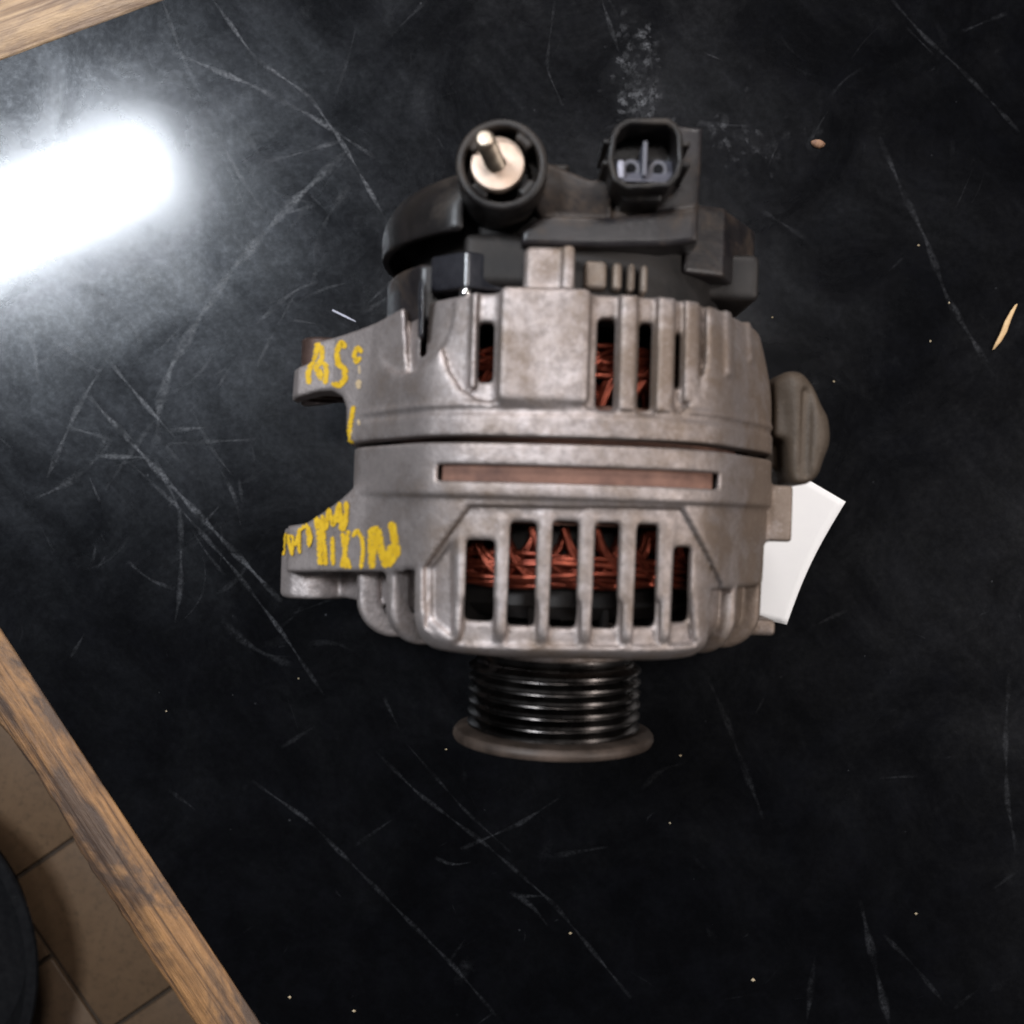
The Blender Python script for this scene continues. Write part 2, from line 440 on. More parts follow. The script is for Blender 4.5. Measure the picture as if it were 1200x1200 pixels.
def strip(name, p0, d, length, width, side, mat, chips):
    """edging strip in its own frame: x along, y outward"""
    n = int(length / .004); V = []; F = []
    rr = np.random.default_rng(len(name) + int(length * 100))
    prof = [(0.0003, -.024), (0.0003, -.0006), (.0012, .0004), (width * .5, .0007), (width - .002, .0004), (width, -.0015), (width, -.024)]
    m = len(prof)
    for i in range(n + 1):
        x = length * i / n
        wob = .0004 * math.sin(x * 61) + rr.normal(0, .0002)
        ch = 0.0
        for (cx, cw, cd) in chips:
            if abs(x - cx) < cw: ch = max(ch, cd * (1 - (abs(x - cx) / cw) ** 4))
        for k, (y, z) in enumerate(prof):
            yy = y
            if k >= 4: yy = y + wob - ch
            if k in (1, 2): z = z - abs(rr.normal(0, .00015))
            V.append((x, yy * side, z))
    for i in range(n):
        for k in range(m - 1):
            f = (i * m + k, i * m + k + 1, (i + 1) * m + k + 1, (i + 1) * m + k)
            F.append(f if side < 0 else tuple(reversed(f)))
    F.append(tuple(range(m)) if side > 0 else tuple(reversed(range(m)))); 
    o = mesh_py(name, V, F, mat, None, True, 1.0)
    o.location = p0; o.rotation_euler = (0, 0, math.atan2(d.y, d.x))
    try: o.data.set_sharp_from_angle(angle=math.radians(50))
    except Exception: pass
    return badd(o)
ob = (PB0 - CO).length
strip('edge_strip', CO - dB * .02, dB, LB, .0218, -1, M['wood'], [(ob + .075, .03, .0016), (ob + .02, .012, .002)])
strip('edge_strip', CO - dA * .0, dA, LA, .0225, 1, M['wood_pale'], [])
for p in (CO + dA * .06 + dB * .06, c1 - dA * .06 + dB * .06, c2 - dA * .06 - dB * .06, c3 + dA * .06 - dB * .06):
    badd(boxm('leg', (p.x * 1000 - 25, p.y * 1000 - 25, FLOOR_Z * 1000 + .5), (p.x * 1000 + 25, p.y * 1000 + 25, -24.2), M['wood'], None, 2))

# wear of the laminate: scratches and scuffs with a shape of their own
def build_wear():
    V = []; F = []; A = []
    rr = np.random.default_rng(11)
    def ribbon(pts, w, a, taper=True):
        P = []
        for (x0, y0), (x1, y1) in zip(pts[:-1], pts[1:]):
            L = math.hypot(x1 - x0, y1 - y0); n = max(2, int(L / 7))
            for i in range(n): P.append((x0 + (x1 - x0) * i / n, y0 + (y1 - y0) * i / n))
        P.append(pts[-1]); P = np.array(P, float)
        if len(P) > 6:                             # soften corners
            for _ in range(3): P[1:-1] = (P[:-2] + 2 * P[1:-1] + P[2:]) / 4
        Ltot = float(np.linalg.norm(np.diff(P, axis=0), axis=1).sum()); w = min(w, 1.2 + Ltot * .07)
        n = len(P); T = np.gradient(P, axis=0); T /= np.linalg.norm(T, axis=1, keepdims=True) + 1e-9
        N = np.stack([-T[:, 1], T[:, 0]], 1); b = len(V)
        ph = rr.uniform(0, 9)
        for i in range(n):
            e = min(1, min(i, n - 1 - i) / max(2, n * .12)) if taper else 1
            wv = w * (.75 + .35 * math.sin(i * .7 + ph)) * (.75 + .25 * e)
            for s, al in ((-1, 0), (-.35, .8), (.35, .8), (1, 0)):
                q = P[i] + N[i] * s * wv * .5 * 1.5
                p = pw(q[0], q[1], 0); V.append((p.x, p.y, zz[0])); A.append(al * a * (.15 + .85 * e))
        for i in range(n - 1):
            for k in range(3):
                F.append((b + i * 4 + k, b + i * 4 + k + 1, b + i * 4 + k + 5, b + i * 4 + k + 4))
        zz[0] += 1.5e-7
    def blob(cx, cy, rx, ry, rot, a):
        b = len(V); n = 18; ct, st = math.cos(rot), math.sin(rot)
        p = pw(cx, cy); V.append((p.x, p.y, zz[0])); A.append(a)
        for ring, al in ((.5, .75), (1, 0)):
            for i in range(n):
                t = 2 * math.pi * i / n; q = ring * (1 + rr.uniform(-.3, .3))
                x, y = rx * q * math.cos(t), ry * q * math.sin(t)
                p = pw(cx + ct * x - st * y, cy + st * x + ct * y); V.append((p.x, p.y, zz[0])); A.append(al * a)
        for i in range(n):
            j = (i + 1) % n
            F.append((b, b + 1 + j, b + 1 + i)); F.append((b + 1 + i, b + 1 + j, b + 1 + n + j, b + 1 + n + i))
        zz[0] += 1.5e-7
    zz = [6e-5]
    R = [  # main scratches read off the bench
     ([(200, 60), (300, 102), (372, 140), (440, 185)], 5, .40), ([(250, 0), (300, 70), (360, 110), (400, 165), (455, 262)], 4, .40),
     ([(405, 178), (340, 240), (275, 312), (235, 370), (200, 430), (185, 480), (186, 520)], 9, .36),
     ([(400, 165), (350, 180), (310, 190)], 4, .25), ([(95, 455), (160, 525), (230, 600), (330, 705)], 6, .42),
     ([(150, 540), (210, 595), (275, 668), (330, 740), (380, 815)], 4, .26), ([(125, 420), (175, 480), (205, 512)], 4, .38),
     ([(128, 415), (90, 480), (55, 560)], 5, .28), ([(78, 500), (132, 515)], 9, .30), ([(112, 534), (170, 536)], 7, .32),
     ([(40, 585), (95, 560)], 8, .22), ([(105, 560), (118, 590)], 10, .26), ([(180, 535), (200, 575), (212, 600), (212, 690), (205, 730)], 5, .22),
     ([(150, 658), (175, 680), (205, 690)], 4, .22), ([(232, 620), (258, 592)], 5, .2), ([(195, 505), (250, 500)], 7, .28),
     ([(215, 545), (190, 520), (300, 515)], 4, .16), ([(255, 545), (275, 580), (282, 615)], 4, .2), ([(40, 110), (70, 165), (75, 210)], 4, .2),
     ([(190, 0), (215, 70), (235, 110)], 4, .2), ([(250, 150), (280, 205), (310, 250)], 4, .28), ([(340, 375), (375, 380)], 4, .2),
     ([(300, 380), (345, 340), (372, 330)], 5, .22), ([(310, 358), (330, 350)], 6, .3), ([(320, 255), (370, 240)], 4, .2),
     ([(20, 380), (40, 400), (45, 450)], 5, .2), ([(120, 440), (60, 395)], 5, .16), ([(345, 345), (300, 430)], 3, .16),
     ([(395, 700), (340, 720)], 3, .1), ([(650, 0), (640, 80), (660, 125)], 3, .16), ([(705, 0), (725, 60)], 4, .25), ([(820, 60), (850, 72)], 4, .25),
     ([(740, 95), (755, 145)], 22, .22), ([(760, 60), (770, 120)], 12, .2), ([(900, 195), (912, 168)], 5, .22), ([(945, 172), (970, 130)], 4, .18),
     ([(1030, 160), (1060, 230), (1085, 280), (1110, 350), (1165, 440)], 6, .22), ([(1045, 0), (1085, 45), (1130, 85), (1195, 155)], 4, .2),
     ([(1120, 40), (1180, 15)], 4, .18), ([(1060, 30), (1100, 70)], 3, .14), ([(815, 145), (880, 148)], 7, .16), ([(890, 245), (945, 280)], 7, .13),
     ([(950, 430), (985, 445)], 4, .12), ([(950, 735), (992, 715)], 4, .14), ([(825, 785), (850, 840), (870, 895), (895, 960)], 6, .12),
     ([(885, 838), (895, 818)], 5, .18), ([(1030, 912), (1075, 909)], 5, .16), ([(1183, 785), (1178, 860), (1180, 940), (1192, 1000)], 5, .16),
     ([(1192, 1020), (1160, 1045)], 4, .12), ([(1008, 1055), (1025, 1130), (1042, 1200)], 7, .22), ([(955, 1120), (945, 1200)], 6, .14),
     ([(1035, 1095), (1070, 1130), (1110, 1180)], 4, .14), ([(1115, 1185), (1145, 1160)], 4, .12), ([(752, 925), (775, 900), (800, 895)], 5, .14),
     ([(295, 915), (360, 960), (430, 1030), (530, 1130), (590, 1200)], 4, .24), ([(440, 880), (490, 930), (570, 990), (650, 1060), (740, 1170)], 4, .22),
     ([(475, 870), (545, 950), (600, 1000)], 3, .14), ([(655, 935), (610, 965), (540, 995)], 4, .24), ([(650, 1003), (712, 992)], 7, .22),
     ([(510, 1005), (530, 1015), (552, 1010)], 16, .34), ([(598, 1045), (625, 1062), (642, 1085)], 15, .22), ([(600, 1050), (640, 1050)], 6, .2), ([(530, 1060), (534, 1070)], 11, .2),
     ([(528, 1125), (545, 1100)], 4, .2), ([(415, 992), (460, 960)], 4, .14), ([(450, 818), (468, 855)], 16, .24), ([(330, 876), (370, 850)], 7, .13),
     ([(560, 1200), (580, 1185)], 6, .2), ([(455, 45), (500, 0)], 4, .12), ([(280, 560), (285, 595)], 6, .16), ([(118, 625), (125, 640)], 10, .18), ([(115, 665), (125, 650)], 10, .16),
     ([(255, 455), (270, 430)], 7, .2), ([(250, 440), (265, 432)], 9, .24)]
    for p, w, a in R: ribbon(p, w * 1.1, a * (1.15 if p[0][0] < 420 and p[0][1] < 760 else .8))
    for _ in range(200):                           # small random nicks and hairlines, denser toward the upper half
        x = rr.uniform(-40, 1240); y = 1240 * rr.uniform(0, 1) ** 1.25 - 20
        L = rr.lognormal(2.7, .7); t = rr.choice([-.9, .9, 1.1, -.4, 2.2]) + rr.normal(0, .4)
        ribbon([(x, y), (x + L * math.cos(t) * .5 + rr.normal(0, 2), y + L * math.sin(t) * .5), (x + L * math.cos(t), y + L * math.sin(t))], rr.uniform(1.2, 2.6), rr.uniform(.03, .10))
    for _ in range(80):                           # broad rubbed scuffs where work is done
        x = rr.normal(190, 150); y = rr.normal(400, 190); L = rr.uniform(20, 110); t = rr.choice([.8, 1.0, -.9, 2.2, -.5]) + rr.normal(0, .25); cv = rr.normal(0, .5)
        pts = []
        for q in range(5): pts.append((x, y)); x += L / 4 * math.cos(t); y += L / 4 * math.sin(t); t += cv / 4
        ribbon(pts, rr.uniform(2, 8), rr.uniform(.05, .16))
    for _ in range(22):
        x = rr.normal(800, 260); y = rr.normal(120, 120); L = rr.uniform(10, 60); t = rr.uniform(0, 6)
        ribbon([(x, y), (x + L * .5 * math.cos(t), y + L * .5 * math.sin(t)), (x + L * math.cos(t + .2), y + L * math.sin(t + .2))], rr.uniform(3, 9), rr.uniform(.03, .09))
    for _ in range(70):
        x = rr.uniform(0, 1200); y = 1200 * rr.uniform(0, 1) ** 1.4
        blob(x, y, rr.uniform(4, 26), rr.uniform(3, 12), rr.uniform(0, 3), rr.uniform(.012, .04))
    for cx, cy, rx, ry, a in ((745, 90, 40, 45, .05), (760, 130, 25, 30, .07), (880, 165, 40, 14, .05)):
        blob(cx, cy, rx, ry, .4, a)
    for _ in range(90):                            # flaking pale scuff above the connector
        q = rr.uniform(1.5, 7); blob(rr.normal(748, 17), rr.normal(88, 34), q, q * rr.uniform(.5, 1.6), rr.uniform(0, 3), rr.uniform(.10, .42))
    for _ in range(40):
        q = rr.uniform(1.5, 6); blob(rr.normal(860, 45), rr.normal(165, 18), q * 1.6, q, rr.uniform(0, 3), rr.uniform(.06, .22))
    for _ in range(45):                            # pale specks
        x = rr.uniform(0, 1200); y = rr.uniform(0, 1200); q = rr.uniform(.8, 2.0)
        blob(x, y, q, q, 0, rr.uniform(.15, .4))
    me = bpy.data.meshes.new('scratch_marks'); me.from_pydata(V, [], F); me.update()
    at = me.attributes.new('wear', 'FLOAT', 'POINT'); at.data.foreach_set('value', np.array(A, np.float32))
    o = link('scratch_marks', me, M['wear'], top); o['kind'] = 'stuff'
    return o
build_wear()

# ------------------------------------------------------------------ round black pan on the floor beside the bench
def build_pan():
    z = -0.70; c = pw(-188, 1140, z); R = 232 * (CAM_H - z) / 1200 * 1000
    p = empty('floor_pan', (c.x, c.y, FLOOR_Z)); tag(p, 'round black pan on the tiled floor, cut off by the left picture edge', 'pan')
    h = (z - FLOOR_Z) * 1000
    lathe('basin', [(.01, 1), (R - 52, 1), (R - 40, 6), (R - 8, h - 4), (R - 11, h - 4), (R - 43, 9), (R - 55, 4), (.01, 4)], M['stool'], p, 96, 'z', closed=False)
    lathe('rim', [(R - 9, h - 7), (R - 1.5, h - 6), (R, h - 3), (R - 1.5, h), (R - 12, h), (R - 12, h - 3.5)], M['stool'], p, 96, 'z')
build_pan()

# ------------------------------------------------------------------ ALTERNATOR
ZC = 64.0
ROT = math.radians(-1.75)
AX = Vector((14.9, 0, 0))
alt = empty('alternator', (AX.x * MM, 0, 0), ROT)
tag(alt, 'used grey cast aluminium alternator with copper windings, lying on the black bench', 'alternator')
def lp(px, py, w):
    """photo position at height w (mm above the shaft axis) -> alternator x, y (mm)"""
    p = pw(px, py, (w + ZC) * MM) * 1000 - AX
    c, s = math.cos(-ROT), math.sin(-ROT)
    return (c * p.x - s * p.y, s * p.x + c * p.y)
def lx(px, w, py=600): return lp(px, py, w)[0]
def ly(py, w, px=650): return lp(px, py, w)[1]
def up(o):
    """field meshes are built about the shaft axis"""
    o.location = (0, 0, ZC * MM); return o

def cross(X, Z):
    r = np.sqrt(X * X + Z * Z) - 64.0
    arc = np.sqrt(X * X + (Z + 80) ** 2) - 141.0
    fac = .817 * np.abs(X) + .577 * Z - 61.6
    return smax(smax(r, arc, 1.5), fac, 1.6)
def ystep(Y, y0, w): 
    t = np.clip((Y - y0) / w + .5, 0, 1); return t * t * (3 - 2 * t)

H = 0.7
def front_housing():
    G = Field((-94, -47, -66), (74, 19, 64), H)
    X, Y, Z = G.X, G.Y, G.Z
    c0 = cross(X, Z)
    a = c0 + 1.3 * (1 - ystep(Y, 3.2, 1.2)) + np.clip(-Y, 0, 40) * .02
    F0 = rmax(a, -39.0 - Y, 11.0)
    F = np.maximum(F0, Y - 17.2)
    inner = rmax(c0 + 8.0, -33.5 - Y, 8.0)
    F = smax(F, -inner, .8)
    # shoulder pockets between cooling fins
    ang = np.degrees(np.arctan2(Z, X)) + 0 * Y
    for am, hw, y0, dep in ((137, 5.0, -17, 6), (155, 8.0, -17, 6.5), (176, 7, -17, 6), (43, 5.0, -20, 4), (27, 7.5, -20, 4.5), (8, 7, -20, 4), (-12, 7, -20, 5), (196, 7, -17, 5)):
        da = np.abs((ang - am + 180) % 360 - 180)
        pk = np.maximum((da - hw) * 1.08, np.maximum(Y - y0, -(F0 + dep)))
        F = smax(F, -pk, 1.8)
    # recessed ventilation window
    P = [lp(x, y, 57) for x, y in ((550, 595), (800, 597), (858, 690), (858, 740), (838, 760), (520, 757), (497, 737), (495, 668))]
    rec = np.maximum(poly_sd(X, Y, P) - 0.3, np.maximum(-(a + 1.9), -(Z - 15)))
    F = smax(F, -rec, 1.2)
    P2 = [lp(x, y, 54) for x, y in ((543, 705), (812, 705), (818, 757), (536, 755))]
    rec2 = np.maximum(poly_sd(X, Y, P2), np.maximum(-(a + 4.6), -(Z - 15)))
    F = smax(F, -rec2, 2.0)
    P3 = [lp(x, y, 54) for x, y in ((505, 668), (528, 640), (528, 745), (506, 728))]
    F = smax(F, -np.maximum(poly_sd(X, Y, P3), np.maximum(-(a + 3.4), -(Z - 15))), 2.2)
    G.F = F.astype(np.float32)
    # ventilation slots
    sl = [(547, 577, 634, 728), (595, 626, 613, 733), (643, 675, 612, 735), (694, 723, 614, 736), (742, 769, 616, 735), (788, 811, 643, 731)]
    for x0, x1, y0, y1 in sl:
        a0, b0 = lp(x0 - 3.5, y1, 54); a1, b1 = lp(x1 + 3.5, y0 - 1, 56)
        G.box((a0, b0, 20), (a1, b1, 70), 'sub', 1.2, .9)
    ribs = []
    aa = a
    for xc, y0, y1 in ((586, 605, 756), (635, 598, 757), (684, 598, 757), (732.5, 598, 757), (778, 605, 756), (536, 628, 750)):
        cx, yb = lp(xc, y1, 52); _, yt = lp(xc, y0, 57); ribs.append(cx)
        sli = G.sub((cx - 4, yb, 30), (cx + 4, yt, 64), 3)
        Xs, Ys, Zs = G.X[sli[0]], G.Y[:, sli[1]], G.Z[:, :, sli[2]]
        as_ = aa[sli]
        hw = (1.4 + .35 * np.clip((Ys - yb) / (yt - yb), 0, 1)) * (.55 if xc in (536, 822) else 1)
        D = rmax(np.maximum(np.abs(Xs - cx) - hw, np.maximum(-(as_ + 8.5), np.maximum(Ys - yt, yb - Ys))), rmax(as_ + 1.7, F0[sli] + 1.2, .5), 1.0)
        G.F[sli] = smin(G.F[sli], D, 1.0)
    # long slit that shows the stator
    x0, yb = lp(511, 562.5, 58); x1, yt = lp(850, 553.5, 58)
    G.box((x0, yb, 30), (x1, yt, 70), 'sub', .6, .8)
    # raised bands on both sides of the slit
    # pivot ear on the left
    E = [(-38, 48), (-57, 26), (-72, 13), (-84, 4), (-88.5, -6), (-88.5, -18), (-82, -25), (-70, -26), (-50, -22), (-38, 0)]
    Pe = [lp(330, 617, 10), lp(354, 614, 14), lp(374, 600, 20), lp(394, 585, 26), lp(410, 570, 30), lp(440, 560, 40), lp(470, 555, 48), lp(470, 672, 48), lp(410, 671, 25), lp(330, 672, 8)]
    def ear(Xe, Ye, Ze): return rmax(poly_sd(Xe, Ze, E), poly_sd(Xe, Ye, Pe), 1.0)
    G.apply(ear, (-92, -22, -28), (-36, 14, 50), 'add', 1.5)
    E2 = [(-40, 30), (-60, 6), (-70, -8), (-84, -4), (-88.5, -8), (-88.5, -18), (-82, -25), (-70, -26), (-50, -22), (-38, 0)]
    G.poly('xz', E2, -29.5, -16, 'add', 1.2, 1.2)
    G.cyl('y', (-78, -13), 10.5, -30, -8, 'add', .8, 1.5)
    G.cyl('y', (-78, -13), 5.2, -40, 20, 'sub', .4, .6)
    # right hand foot
    G.box((52, ly(626, 5), -16), (lx(918, 5), ly(562, 5), 16), 'add', 1.0, 1.5)
    G.box((50, -36, -14), (lx(902, 0) + 1, -31, 8), 'add', 1.4, 2.0)
    # bearing hub
    G.cyl('y', (0, 0), 25, -44, -36, 'add', 1, 2)
    G.cyl('y', (0, 0), 9.5, -60, -20, 'sub', .5, .5)
    V, Q = G.mesh()
    return V, Q, ribs

def rear_housing():
    G = Field((-90, 17, -66), (70, 72, 66), H)
    X, Y, Z = G.X, G.Y, G.Z
    c0 = cross(X, Z)
    yc = (600 - 345) / 4.5
    prof = .7 * ystep(Y, 24.6, .8) - .7 * ystep(Y, 26.2, .8) + .5 * ystep(Y, 27.6, .8)
    a = c0 + prof + np.clip(Y - 30, 0, 40) * .03 + np.clip(Y - 34, 0, 30) ** 1.6 * .045 * np.clip(np.abs(X) / 60 - .35, 0, 1)
    F0 = rmax(a, Y - 56.5, 3.0)
    F = np.maximum(F0, 19.0 - Y)
    inner = np.maximum(c0 + 8.0, Y - 51)
    F = smax(F, -inner, .8)
    # sunk window with rounded corners
    P = [lp(518, 330, 58), lp(516, 400, 58), lp(524, 430, 58), lp(540, 455, 58), lp(562, 468, 58), lp(760, 486, 58), lp(800, 482, 58), lp(822, 462, 58), lp(832, 420, 58), lp(836, 330, 58)]
    P[0] = (P[0][0], 75); P[-1] = (P[-1][0], 75)
    rec = np.maximum(poly_sd(X, Y, P), np.maximum(-(a + 3.0), -(Z - 12)))
    F = smax(F, -rec, 2.0)
    # shallow arch pockets on both shoulders
    for (pc, w, ra, rb) in (((478, 362), 44, 12.5, 17),):
        x0, y0 = lp(pc[0], pc[1], w)
        el = (np.sqrt(((X - x0) / ra) ** 2 + ((Y - y0) / rb) ** 2) - 1) * ra
        pk = np.maximum(np.maximum(el, -(a + 3.5)), -(Z - 5))
        F = smax(F, -pk, 1.2)
    G.F = F.astype(np.float32)
    # slots
    for x0, x1, y0, y1 in ((558, 580, 377, 447), (697, 722, 374, 481), (746, 766, 378, 481), (790, 800, 388, 455)):
        a0, b0 = lp(x0, y1, 56); a1, b1 = lp(x1, y0, 56)
        G.box((a0, b0, 20), (a1, b1, 70), 'sub', 1.2, .9)
    a0, b0 = lp(488, 411, 50); a1, b1 = lp(500, 300, 50)
    G.box((a0, b0, 25), (a1, b1 + 5, 70), 'sub', .6, .8)
    ribs = []
    for xc, hwp in ((733.5, 11), (779, 11.5)):
        cx, yb = lp(xc, 484, 58); yt = 56.3
        hw = hwp / 4.55
        ribs.append(cx)
        sli = G.sub((cx - 5, yb, 30), (cx + 5, yt, 64), 3)
        Xs, Ys, Zs = G.X[sli[0]], G.Y[:, sli[1]], G.Z[:, :, sli[2]]; as_ = a[sli]
        D = rmax(np.maximum(np.abs(Xs - cx) - hw, np.maximum(-(as_ + 8.0), np.maximum(Ys - yt, yb - Ys))), as_ + .2, 1.6)
        G.F[sli] = smin(G.F[sli], D, 1.0)
    # ridge bounding the left slot, right cheek
    for xp, hwp, yb_, tp in ((553, 3.5, 455, .6), (812, 10, 470, .4), (856, 6, 440, -.9), (880, 4, 425, -.7)):
        cx, yb = lp(xp, yb_, 57 if xp < 840 else 46 if xp < 870 else 30); hw = hwp / 4.55
        sli = G.sub((cx - 5, yb, 5), (cx + 5, 56.3, 64), 3)
        Xs, Ys, Zs = G.X[sli[0]], G.Y[:, sli[1]], G.Z[:, :, sli[2]]; as_ = a[sli]
        D = rmax(np.maximum(np.abs(Xs - cx) - hw, np.maximum(-(as_ + 6.0), np.maximum(Ys - 56.3, yb - Ys))), as_ + tp, 1.0)
        G.F[sli] = smin(G.F[sli], D, 1.5)
    # raised central pad and its neck
    x0, yb = lp(583, 470, 61); x1, yt = lp(693, 338, 61)
    G.box((x0, yb, 45), (x1, yt, 61.8), 'add', 1.5, 2.2)
    x0, y0 = lp(613, 345, 58); x1, y1 = lp(674, 288, 58)
    G.box((x0, y0 - 2, 38), (x1, y1, 57.5), 'add', 2.0, 1.2)
    G.box((x1 - 3.2, y0 - 2, 50), (x1, y1, 59), 'add', 1.0, 1.0)
    # scalloped rear rim on the right
    for xp, w in ((848, 45), (872, 33)):
        cx, cy = lp(xp, 352, w); G.cyl('z', (cx, cy + 3), 4.2, w - 14, w + 8, 'sub', 1, 1.5)
    # upper mounting ear on the left
    E = [(-38, 46), (-57, 24), (-70, 13), (-82, 6), (-88, -4), (-88, -16), (-80, -23), (-66, -24), (-50, -20), (-38, 0)]
    Pe = [lp(336, 467, 8), lp(338, 430, 10), lp(360, 421, 14), lp(363, 398, 14), lp(395, 386, 24), lp(415, 380, 28), lp(440, 368, 36), lp(470, 352, 44),
          lp(480, 505, 46), lp(409, 520, 16), lp(406, 500, 16), lp(405, 478, 18), lp(398, 462, 20), lp(385, 455, 18), lp(370, 457, 14)]
    def ear(Xe, Ye, Ze): return rmax(poly_sd(Xe, Ze, E), poly_sd(Xe, Ye, Pe), 1.0)
    G.apply(ear, (-90, 18, -26), (-36, 66, 48), 'add', 1.6)
    G.cyl('y', (-77, -10), 7.4, 10, 80, 'sub', .4, .6)
    V, Q = G.mesh()
    return V, Q, ribs

def casting(name, data, zone, mat):
    V, Q, ribs = data
    cen = V[Q].mean(1)
    used = np.zeros(len(Q), bool); N = vert_normals(V, Q)
    parts = []
    for cx in ribs:
        m = (np.abs(cen[:, 0] - cx) < zone['hw']) & (cen[:, 1] > zone['y0']) & (cen[:, 1] < zone['y1']) & (cen[:, 2] > zone['z0']) & ~used
        used |= m; parts.append(m)
    def mk(nm, mask, parent):
        v, q, u = split_mesh(V, Q, mask)
        o = mesh_np(nm, v, q, mat, parent)
        try: o.data.normals_split_custom_set_from_vertices([tuple(n) for n in N[u]])
        except Exception as e: print('normals', e)
        return o
    body = up(mk(name, ~used, alt))
    for m in parts: mk('vent_rib', m, body)
    return body, V, Q

fh, fV, fQ = casting('front_housing', front_housing(), dict(hw=2.35, y0=-33.0, y1=-3.5, z0=44), M['alu'])
rh, rV, rQ = casting('rear_housing', rear_housing(), dict(hw=2.75, y0=27.5, y1=55, z0=44), M['alu'])

# adjusting ear on the right (bolted casting, browner)
def right_ear():
    G = Field((46, 22, -30), (92, 56, 32), .6)
    w = 12
    P = [lp(908, 438, w), lp(935, 433, w), lp(952, 452, w), lp(962, 476, w), lp(971, 490, w), lp(973, 520, w), lp(964, 540, w), lp(958, 560, w), lp(940, 571, w), lp(920, 566, w), lp(919, 490, w)]
    for _ in range(2): P = [q for i in range(len(P)) for q in ((.75 * P[i][0] + .25 * P[(i + 1) % len(P)][0], .75 * P[i][1] + .25 * P[(i + 1) % len(P)][1]), (.25 * P[i][0] + .75 * P[(i + 1) % len(P)][0], .25 * P[i][1] + .75 * P[(i + 1) % len(P)][1]))]
    ymin = min(p[1] for p in P); ymax = max(p[1] for p in P)
    G = Field((48, ymin - 4, -30), (96, ymax + 4, 30), .6)
    S = [(60, -22), (78, -24), (84, -14), (86, 0), (82, 13), (74, 18), (64, 19), (58, 12)]
    def body(X, Y, Z): return rmax(poly_sd(X, Y, P) + .02 * np.abs(Z), np.abs(Z + 4) - 22 + .012 * (X - 66) ** 2 * .4, 5.0)
    G.apply(body, (48, ymin, -28), (96, ymax, 22), 'add', 1)
    G.box((lx(936, 16), ymin + 3, 15.5), (lx(946, 16), ymax - 6, 30), 'sub', 1.0, 3.0)
    G.box((lx(905, 14), ly(505, 14), 0), (lx(922, 14), ly(437, 14), 14), 'add', 1.5, 3.0)
    G.box((50, ly(540, 5), -24), (lx(930, 5), ly(450, 5), 2), 'add', 1.5, 2)
    G.cyl('y', (lx(945, 0) , -6), 5.0, -50, 90, 'sub', .5, .8)
    V, Q = G.mesh()
    return up(mesh_np('mounting_ear', V, Q, M['ear'], alt))
right_ear()

# stator core: stacked laminations
def stator():
    prof = [(47.0, -3.5), (53.2, -3.5)]
    y = -3.5
    while y < 27:
        prof += [(53.3, y + .1), (53.3, y + .75), (53.05, y + .85), (53.05, y + .95)]; y += 1.0
    prof += [(53.2, 28), (47, 28)]
    up(lathe('stator_core', prof, M['rust'], alt, 128))
stator()

def lam_strip():
    x0, yb = lp(513, 563, 58); x1, yt = lp(847, 552, 58)
    G = Field((x0 - 2, yb - 3, 40), (x1 + 2, yt + 3, 64), .6)
    c = cross(G.X, G.Z) + 0 * G.Y
    G.F = rmax(np.abs(c + 4.0) - 2.0, np.broadcast_to(np.maximum(np.maximum(x0 + .6 - G.X, G.X - x1 + .6), np.maximum(yb - .6 - G.Y, G.Y - yt - .8)), c.shape), .4).astype(np.float32)
    V, Q = G.mesh(); up(mesh_np('lamination_strip', V, Q, M['rust'], alt))
lam_strip()
def windings(y_base, sgn, name):
    rr = np.random.default_rng(5 + int(sgn) + 3)
    paths = []
    n = 36
    for k in range(n):                             # hairpin bundles leaning over one another
        t0 = 2 * math.pi * k / n; dt = 2 * math.pi / n * 3.1
        if math.sin(t0 + dt / 2) < -.35: continue
        for j in range(9):
            r0 = 45.5 + (j % 3) * 1.35 + rr.normal(0, .25); hgt = 12.0 + (j // 3) * 1.5 + rr.normal(0, .2); off = rr.normal(0, .006)
            P = []
            for i in range(17):
                s = i / 16
                th = t0 + off + dt * s; yy = y_base + sgn * hgt * (math.sin(math.pi * s) ** .65)
                r = r0 + 2.6 * (s - .5) * 1.2 + .6 * math.sin(3.1 * math.pi * s)
                P.append((r * math.cos(th), yy, r * math.sin(th)))
            paths.append(P)
    for j in range(9):                            # lacing and lead wires running round the ring
        r0 = 48.5 + rr.uniform(-2.4, 2.2); y0 = y_base + sgn * rr.uniform(6.5, 15.5); ph = rr.uniform(0, 6)
        paths.append([((r0 + .4 * math.sin(9 * t + ph)) * math.cos(t), y0 + .9 * math.sin(5 * t + ph), (r0 + .4 * math.sin(9 * t + ph)) * math.sin(t)) for t in np.linspace(-.25, math.pi + .25, 90)])
    V, F = tube(paths, .80, 6)
    up(mesh_np(name, V, F, M['copper'], alt))
windings(-4.5, -1, 'copper_winding'); windings(28.5, 1, 'copper_winding')

def rotor():
    r = up(lathe('rotor', [(9, -30), (36, -30), (41, -26), (41.5, 34), (38, 42), (9, 46)], M['rotor'], alt, 72))
    V = []; F = []
    for k in range(12):
        a = 2 * math.pi * k / 12
        P = []
        for (rad, da) in ((20, 0), (40, .22)):
            for dy in (-33.0, -26):
                for th in (-.02, .02):
                    P.append((rad * math.cos(a + da + th), dy, rad * math.sin(a + da + th)))
        b = len(V); V += P
        for f in ((0, 1, 3, 2), (4, 6, 7, 5), (0, 4, 5, 1), (2, 3, 7, 6), (0, 2, 6, 4), (1, 5, 7, 3)): F.append(tuple(b + i for i in f))
    mesh_py('fan', V, F, M['rotor'], r)
rotor()

